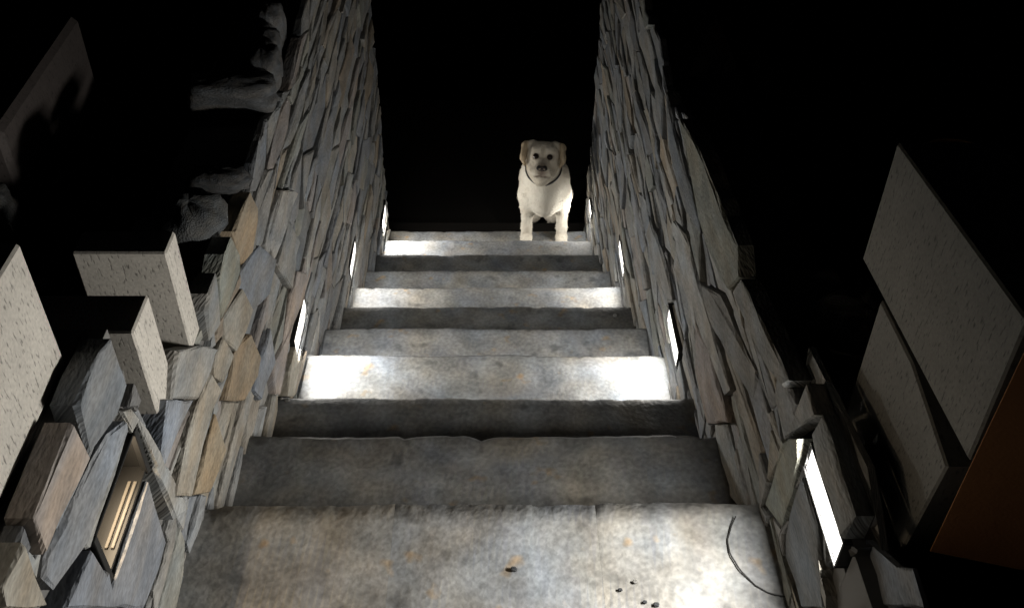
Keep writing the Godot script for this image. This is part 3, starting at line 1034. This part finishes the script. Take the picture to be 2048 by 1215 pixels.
# ---------------------------------------------------------------- dog
class Field:
	var lo: Vector3
	var cell: float
	var nx: int
	var ny: int
	var nz: int
	var f: PackedFloat32Array

	func _init(low: Vector3, high: Vector3, c: float) -> void:
		lo = low
		cell = c
		nx = int((high.x - low.x) / c) + 2
		ny = int((high.y - low.y) / c) + 2
		nz = int((high.z - low.z) / c) + 2
		f.resize(nx * ny * nz)
		f.fill(1.0)

	# join a tapered capsule, squeezed by «sq» (distances measured along each axis divided by it), with a smooth minimum
	func bone(a: Vector3, b: Vector3, ra: float, rb: float, k := 0.03, sq := Vector3.ONE, carve := false) -> void:
		var r := maxf(ra, rb)
		var pad := r * maxf(sq.x, maxf(sq.y, sq.z)) + k + cell * 2.0
		var l := a.min(b) - Vector3.ONE * pad
		var h := a.max(b) + Vector3.ONE * pad
		var i0 := maxi(0, int((l.x - lo.x) / cell))
		var i1 := mini(nx - 1, int((h.x - lo.x) / cell) + 1)
		var j0 := maxi(0, int((l.y - lo.y) / cell))
		var j1 := mini(ny - 1, int((h.y - lo.y) / cell) + 1)
		var k0 := maxi(0, int((l.z - lo.z) / cell))
		var k1 := mini(nz - 1, int((h.z - lo.z) / cell) + 1)
		var d := (b - a) / sq
		var dd := maxf(d.length_squared(), 1e-9)
		for x in range(i0, i1 + 1):
			for y in range(j0, j1 + 1):
				var at := (x * ny + y) * nz
				for z in range(k0, k1 + 1):
					var p := (lo + Vector3(x, y, z) * cell - a) / sq
					var t := clampf(p.dot(d) / dd, 0.0, 1.0)
					var dist := (p - d * t).length() - lerpf(ra, rb, t)
					var o := f[at + z]
					if carve:
						var hc := maxf(k - absf(o + dist), 0.0) / k
						f[at + z] = maxf(o, -dist) + hc * hc * k * 0.25
					else:
						var hh := maxf(k - absf(o - dist), 0.0) / k
						f[at + z] = minf(o, dist) - hh * hh * k * 0.25

	func value(p: Vector3) -> float:
		var g := (p - lo) / cell
		var x := int(floor(g.x))
		var y := int(floor(g.y))
		var z := int(floor(g.z))
		if x < 0 or y < 0 or z < 0 or x > nx - 2 or y > ny - 2 or z > nz - 2:
			return 1.0
		var w := g - Vector3(x, y, z)
		var at := (x * ny + y) * nz + z
		var s := ny * nz
		var a := lerpf(lerpf(f[at], f[at + 1], w.z), lerpf(f[at + nz], f[at + nz + 1], w.z), w.y)
		var b := lerpf(lerpf(f[at + s], f[at + s + 1], w.z), lerpf(f[at + s + nz], f[at + s + nz + 1], w.z), w.y)
		return lerpf(a, b, w.x)

	func slope(p: Vector3) -> Vector3:
		var g := (p - lo) / cell
		var x := clampi(int(round(g.x)), 1, nx - 2)
		var y := clampi(int(round(g.y)), 1, ny - 2)
		var z := clampi(int(round(g.z)), 1, nz - 2)
		var at := (x * ny + y) * nz + z
		return Vector3(f[at + ny * nz] - f[at - ny * nz], f[at + nz] - f[at - nz], f[at + 1] - f[at - 1]).normalized()

	# surface nets, placed by «place», coloured by «paint»
	func mesh_into(st: SurfaceTool, place: Transform3D, paint: Callable, first: int) -> int:
		var ids := {}
		var count := first
		var sx := ny * nz
		var corner: Array = [0, 1, nz, nz + 1, sx, sx + 1, sx + nz, sx + nz + 1]
		var where: Array = [Vector3(0, 0, 0), Vector3(0, 0, 1), Vector3(0, 1, 0), Vector3(0, 1, 1), Vector3(1, 0, 0), Vector3(1, 0, 1), Vector3(1, 1, 0), Vector3(1, 1, 1)]
		var edges: Array = [[0, 1], [2, 3], [4, 5], [6, 7], [0, 2], [1, 3], [4, 6], [5, 7], [0, 4], [1, 5], [2, 6], [3, 7]]
		for x in nx - 1:
			for y in ny - 1:
				var at := (x * ny + y) * nz
				for z in nz - 1:
					var i := at + z
					if absf(f[i]) > cell * 2.0:
						continue
					var inside := 0
					for c in corner:
						if f[i + c] < 0.0:
							inside += 1
					if inside == 0 or inside == 8:
						continue
					var sum := Vector3.ZERO
					var n := 0
					for e in edges:
						var fa := f[i + corner[e[0]]]
						var fb := f[i + corner[e[1]]]
						if (fa < 0.0) != (fb < 0.0):
							sum += where[e[0]].lerp(where[e[1]], fa / (fa - fb))
							n += 1
					var p := lo + (Vector3(x, y, z) + sum / n) * cell
					var nrm := slope(p)
					st.set_normal(place.basis * nrm)
					st.set_color(paint.call(p))
					st.add_vertex(place * p)
					ids[i] = count
					count += 1
		for i in ids:
			var z: int = i % nz
			var y: int = (i / nz) % ny
			var x: int = i / sx
			var here := f[i] < 0.0
			for axis in 3:
				var step: int = [sx, nz, 1][axis]
				var s1: int = [nz, 1, sx][axis]
				var s2: int = [1, sx, nz][axis]
				if x == 0 or y == 0 or z == 0:
					continue
				var there := f[i + step] < 0.0
				if here == there:
					continue
				var q: Array = [i, i - s1, i - s1 - s2, i - s2]
				if not (ids.has(q[1]) and ids.has(q[2]) and ids.has(q[3])):
					continue
				var order: Array = [0, 2, 1, 0, 3, 2] if here else [0, 1, 2, 0, 2, 3]
				for o in order:
					st.add_index(ids[q[o]])
		return count


func build_dog() -> void:
	var dog := thing("dog", "pale cream dog with a dark collar climbing the foot of the stair, looking up", "dog", Vector3(0.295, -1.605, -2.95))
	var cream := Color(0.68, 0.64, 0.56)
	var tan := Color(0.45, 0.36, 0.245)
	var body := Field.new(Vector3(-0.24, -0.36, -0.84), Vector3(0.2, 0.68, 0.26), 0.0105)
	# trunk, sloping down to the hind legs two steps below
	body.bone(Vector3(-0.02, 0.325, 0.015), Vector3(-0.014, 0.25, -0.18), 0.112, 0.122, 0.05, Vector3(0.86, 1.06, 1))
	body.bone(Vector3(-0.014, 0.25, -0.18), Vector3(-0.005, 0.08, -0.42), 0.122, 0.105, 0.06)
	body.bone(Vector3(-0.005, 0.08, -0.42), Vector3(0.0, -0.01, -0.55), 0.105, 0.10, 0.06)
	body.bone(Vector3(-0.022, 0.29, 0.07), Vector3(-0.025, 0.36, 0.06), 0.062, 0.07, 0.06)
	body.bone(Vector3(-0.02, 0.225, 0.05), Vector3(-0.018, 0.18, -0.1), 0.03, 0.05, 0.05)
	# shoulders and front legs
	for e in [[-1.0, -0.105], [1.0, 0.073]]:
		var sx: float = e[0]
		var px: float = e[1]
		var cx := -0.022
		body.bone(Vector3(cx + sx * 0.062, 0.39, -0.03), Vector3(cx + sx * 0.076, 0.30, 0.04), 0.054, 0.048, 0.045)
		body.bone(Vector3(cx + sx * 0.076, 0.30, 0.04), Vector3(px - sx * 0.004, 0.205, -0.015), 0.047, 0.036, 0.04)
		body.bone(Vector3(px - sx * 0.004, 0.205, -0.015), Vector3(px, 0.075, -0.005), 0.034, 0.0255, 0.03)
		body.bone(Vector3(px, 0.075, -0.005), Vector3(px, 0.03, 0.012), 0.0255, 0.025, 0.02)
		body.bone(Vector3(px, 0.024, 0.005), Vector3(px, 0.022, 0.034), 0.027, 0.023, 0.015, Vector3(1.15, 0.9, 1))
		for t in [-1.5, -0.5, 0.5, 1.5]:
			body.bone(Vector3(px + t * 0.0125, 0.018, 0.034), Vector3(px + t * 0.0145, 0.014, 0.056 - absf(t) * 0.005), 0.0115, 0.0105, 0.006)
	# hind legs, standing two steps lower
	for sx in [-1.0, 1.0]:
		body.bone(Vector3(sx * 0.05, -0.02, -0.54), Vector3(sx * 0.062, -0.14, -0.43), 0.075, 0.045, 0.05)
		body.bone(Vector3(sx * 0.062, -0.14, -0.43), Vector3(sx * 0.062, -0.22, -0.58), 0.046, 0.026, 0.03)
		body.bone(Vector3(sx * 0.062, -0.22, -0.58), Vector3(sx * 0.062, -0.297, -0.555), 0.024, 0.023, 0.02)
		body.bone(Vector3(sx * 0.062, -0.298, -0.55), Vector3(sx * 0.062, -0.300, -0.505), 0.022, 0.02, 0.015)
	# tail
	body.bone(Vector3(0, 0.02, -0.62), Vector3(0.02, -0.06, -0.72), 0.034, 0.026, 0.03)
	body.bone(Vector3(0.02, -0.06, -0.72), Vector3(0.03, -0.17, -0.78), 0.026, 0.014, 0.02)
	# neck
	body.bone(Vector3(-0.028, 0.40, 0.02), Vector3(-0.04, 0.54, 0.085), 0.088, 0.074, 0.05)
	var st := SurfaceTool.new()
	st.begin(Mesh.PRIMITIVE_TRIANGLES)
	var body_paint := func(p: Vector3) -> Color:
		var w := wobble.get_noise_3d(p.x * 9.0, p.y * 9.0, p.z * 9.0)
		return cream.lerp(tan, clampf(0.12 + 0.3 * w - p.z * 0.35, 0.0, 0.6))
	var made := body.mesh_into(st, Transform3D(), body_paint, 0)
	# head, in its own axes: x right, y up, z out of the face towards the camera
	var fwd := Vector3(-0.055, 0.545, 0.836).normalized()
	var rgt := Vector3.UP.cross(fwd).normalized()
	var place := Transform3D(Basis(rgt, fwd.cross(rgt), fwd), Vector3(-0.046, 0.555, 0.15)).rotated_local(Vector3(0, 0, 1), deg_to_rad(-2)).scaled_local(Vector3(0.90, 0.97, 0.94))
	var head := Field.new(Vector3(-0.15, -0.16, -0.15), Vector3(0.15, 0.14, 0.16), 0.0042)
	head.bone(Vector3(-0.016, 0.034, -0.03), Vector3(0.016, 0.034, -0.03), 0.068, 0.068, 0.03, Vector3(1, 0.98, 1.05))
	for sx in [-1.0, 1.0]:
		head.bone(Vector3(sx * 0.032, 0.045, 0.018), Vector3(sx * 0.018, 0.048, 0.024), 0.024, 0.024, 0.03)        # brow
		head.bone(Vector3(sx * 0.042, -0.02, -0.01), Vector3(sx * 0.034, -0.045, 0.008), 0.038, 0.034, 0.03)        # cheek
		head.bone(Vector3(sx * 0.024, -0.05, 0.04), Vector3(sx * 0.021, -0.05, 0.094), 0.031, 0.025, 0.02)       # flews
	head.bone(Vector3(0, -0.006, 0.03), Vector3(0, -0.03, 0.10), 0.036, 0.023, 0.03)                              # bridge
	head.bone(Vector3(0, -0.05, 0.04), Vector3(0, -0.052, 0.09), 0.034, 0.026, 0.02)                              # muzzle
	head.bone(Vector3(0, -0.075, -0.01), Vector3(0, -0.083, 0.066), 0.034, 0.021, 0.022)                          # lower jaw
	head.bone(Vector3(0, -0.04, -0.035), Vector3(0, -0.025, -0.11), 0.058, 0.074, 0.04)                             # throat
	head.bone(Vector3(0, 0.07, 0.03), Vector3(0, 0.03, 0.055), 0.006, 0.008, 0.02, Vector3.ONE, true)             # stop
	for sx in [-1.0, 1.0]:
		head.bone(Vector3(sx * 0.034, 0.027, 0.056), Vector3(sx * 0.037, 0.027, 0.062), 0.011, 0.012, 0.012, Vector3.ONE, true)   # eye socket
		# ear: hangs from the side of the skull, folded forward
		head.bone(Vector3(sx * 0.056, 0.088, -0.035), Vector3(sx * 0.094, 0.074, -0.028), 0.017, 0.020, 0.014, Vector3(1.1, 1, 0.8))
		head.bone(Vector3(sx * 0.096, 0.074, -0.028), Vector3(sx * 0.103, 0.022, -0.002), 0.021, 0.024, 0.010, Vector3(0.62, 1, 1.2))
		head.bone(Vector3(sx * 0.103, 0.022, -0.002), Vector3(sx * 0.092, -0.012, 0.008), 0.022, 0.010, 0.008, Vector3(0.6, 1, 1.1))
	for sx in [-1.0, 1.0]:                                                                                          # mouth
		head.bone(Vector3(sx * 0.002, -0.064, 0.118), Vector3(sx * 0.022, -0.067, 0.108), 0.003, 0.003, 0.005, Vector3.ONE, true)
		head.bone(Vector3(sx * 0.022, -0.067, 0.108), Vector3(sx * 0.046, -0.066, 0.06), 0.003, 0.002, 0.005, Vector3.ONE, true)
	head.bone(Vector3(0, -0.056, 0.125), Vector3(0, -0.066, 0.11), 0.002, 0.002, 0.004, Vector3.ONE, true)           # lip cleft
	var head_paint := func(p: Vector3) -> Color:
		var w := wobble.get_noise_3d(p.x * 25.0 + 7.0, p.y * 25.0, p.z * 25.0)
		var ear := clampf((absf(p.x) - 0.072) / 0.014, 0.0, 1.0)
		var brown := Color(0.16, 0.11, 0.085)
		var col := cream.lerp(tan, clampf(0.32 + 0.2 * w + 0.68 * ear, 0.0, 1.0))
		var bridge := clampf(1.5 - Vector2(p.x / 0.023, (p.y + 0.036) / 0.036).length(), 0.0, 1.0) * clampf((p.z - 0.03) / 0.04, 0.0, 1.0)
		var lids := 0.0
		for sx in [-1.0, 1.0]:
			lids = maxf(lids, clampf(1.4 - Vector2((p.x - sx * 0.036) / 0.021, (p.y - 0.027) / 0.016).length(), 0.0, 1.0) * clampf(p.z / 0.03, 0.0, 1.0))
		var lips := clampf(1.2 - absf(p.y + 0.064 + absf(p.x) * 0.13) / 0.008, 0.0, 1.0) * clampf((p.z - 0.05) / 0.02, 0.0, 1.0) * clampf(1.5 - absf(p.x) / 0.034, 0.0, 1.0)
		return col.lerp(brown, maxf(maxf(0.8 * bridge, 0.85 * lids), 0.8 * lips))
	head.mesh_into(st, place, head_paint, made)
	var coat := st.commit()
	obj("body", coat, m_fur, dog)
	comb_fur(dog, coat, made)
	# nose, eyes, collar
	var nf := Field.new(Vector3(-0.035, -0.065, 0.07), Vector3(0.035, 0.005, 0.14), 0.0028)
	nf.bone(Vector3(-0.0115, -0.031, 0.112), Vector3(0.0115, -0.031, 0.112), 0.0175, 0.0175, 0.01, Vector3(1, 0.95, 0.9))
	nf.bone(Vector3(0, -0.044, 0.114), Vector3(0, -0.056, 0.11), 0.011, 0.006, 0.012)
	for sx in [-1.0, 1.0]:
		nf.bone(Vector3(sx * 0.009, -0.031, 0.128), Vector3(sx * 0.015, -0.034, 0.122), 0.0035, 0.003, 0.004, Vector3.ONE, true)
	var ns := SurfaceTool.new()
	ns.begin(Mesh.PRIMITIVE_TRIANGLES)
	nf.mesh_into(ns, place, func(_p: Vector3) -> Color: return Color.WHITE, 0)
	obj("nose", ns.commit(), m_black, dog)
	for sx in [-1.0, 1.0]:
		var ball := SphereMesh.new()
		ball.radius = 0.014
		ball.height = 0.028
		ball.radial_segments = 20
		ball.rings = 10
		obj("eye", ball, m_eye, dog, place * Vector3(sx * 0.035, 0.027, 0.046))
	var axis := Vector3(-0.1, 0.86, 0.46).normalized()
	var cu := axis.cross(Vector3.RIGHT).normalized()
	var cv := axis.cross(cu)
	var ring := starts()
	ring.set_smooth_group(0)
	var centre := Vector3(-0.038, 0.476, 0.034)
	for i in 48:
		var pair: Array = []
		for a: float in [TAU * i / 48.0, TAU * (i + 1) / 48.0]:
			var way := cu * cos(a) + cv * sin(a)
			var reach := 0.06
			var back := place.affine_inverse()
			while reach < 0.19 and minf(body.value(centre + way * reach), head.value(back * (centre + way * reach))) < 0.003:
				reach += 0.002
			var d: Vector3 = way * reach
			pair.append([centre + d, d.normalized()])
		for h in [[-0.0042, -0.004, -0.0042, 0.003], [-0.0042, 0.003, 0.0042, 0.003], [0.0042, 0.003, 0.0042, -0.004]]:
			var a0: Vector3 = pair[0][0] + axis * h[0] + pair[0][1] * h[1]
			var a1: Vector3 = pair[1][0] + axis * h[0] + pair[1][1] * h[1]
			var b0: Vector3 = pair[0][0] + axis * h[2] + pair[0][1] * h[3]
			var b1: Vector3 = pair[1][0] + axis * h[2] + pair[1][1] * h[3]
			quad(ring, a0, a1, b1, b0, pair[0][1] + axis * (h[0] + h[2]) * 50.0)
	ring.generate_normals()
	obj("collar", ring.commit(), m_black, dog)


# short hairs over the whole coat, combed back and down
func comb_fur(dog: Node3D, coat: ArrayMesh, head_from: int) -> void:
	var arrays := coat.surface_get_arrays(0)
	var at: PackedVector3Array = arrays[Mesh.ARRAY_VERTEX]
	var normals: PackedVector3Array = arrays[Mesh.ARRAY_NORMAL]
	var tones: PackedColorArray = arrays[Mesh.ARRAY_COLOR]
	var st := starts()
	var w := 0.0011
	quad(st, Vector3(-w, 0, 0), Vector3(w, 0, 0), Vector3(w * 0.7, 0.002, -0.5), Vector3(-w * 0.7, 0.002, -0.5), Vector3.UP)
	tri(st, Vector3(-w * 0.7, 0.002, -0.5), Vector3(w * 0.7, 0.002, -0.5), Vector3(0, 0, -1.0), Vector3.UP, Vector2.ZERO, Vector2.ZERO, Vector2.ZERO, Color.WHITE)
	st.generate_normals()
	var mm := MultiMesh.new()
	mm.transform_format = MultiMesh.TRANSFORM_3D
	mm.use_colors = true
	mm.mesh = st.commit()
	var count := 16000
	mm.instance_count = count
	for i in count:
		var on_head := rng.randf() < 0.4
		var k := rng.randi_range(head_from, at.size() - 1) if on_head else rng.randi_range(0, head_from - 1)
		var n := normals[k]
		var flow := (Vector3(at[k].x * 1.5, -1.0, -0.5) if not on_head else Vector3(at[k].x * 4.0 + 0.18, -0.45, -0.8))
		flow += Vector3(rng.randf_range(-0.35, 0.35), rng.randf_range(-0.35, 0.35), rng.randf_range(-0.35, 0.35))
		flow = (flow - n * flow.dot(n)).normalized()
		var way := (flow + n * rng.randf_range(0.12, 0.42)).normalized()
		var x := way.cross(n).normalized()
		var length := rng.randf_range(0.004, 0.007) if on_head else rng.randf_range(0.009, 0.017)
		mm.set_instance_transform(i, Transform3D(Basis(x, x.cross(way), -way * length), at[k] - n * 0.001))
		var v := rng.randf_range(0.8, 1.12)
		mm.set_instance_color(i, Color(tones[k].r * v, tones[k].g * v, tones[k].b * v))
	var hair := std("hair", 0.7)
	hair.vertex_color_use_as_albedo = true
	var fur := MultiMeshInstance3D.new()
	fur.name = "fur"
	fur.multimesh = mm
	fur.material_override = hair
	fur.set_meta("kind", "stuff")
	dog.add_child(fur, true)
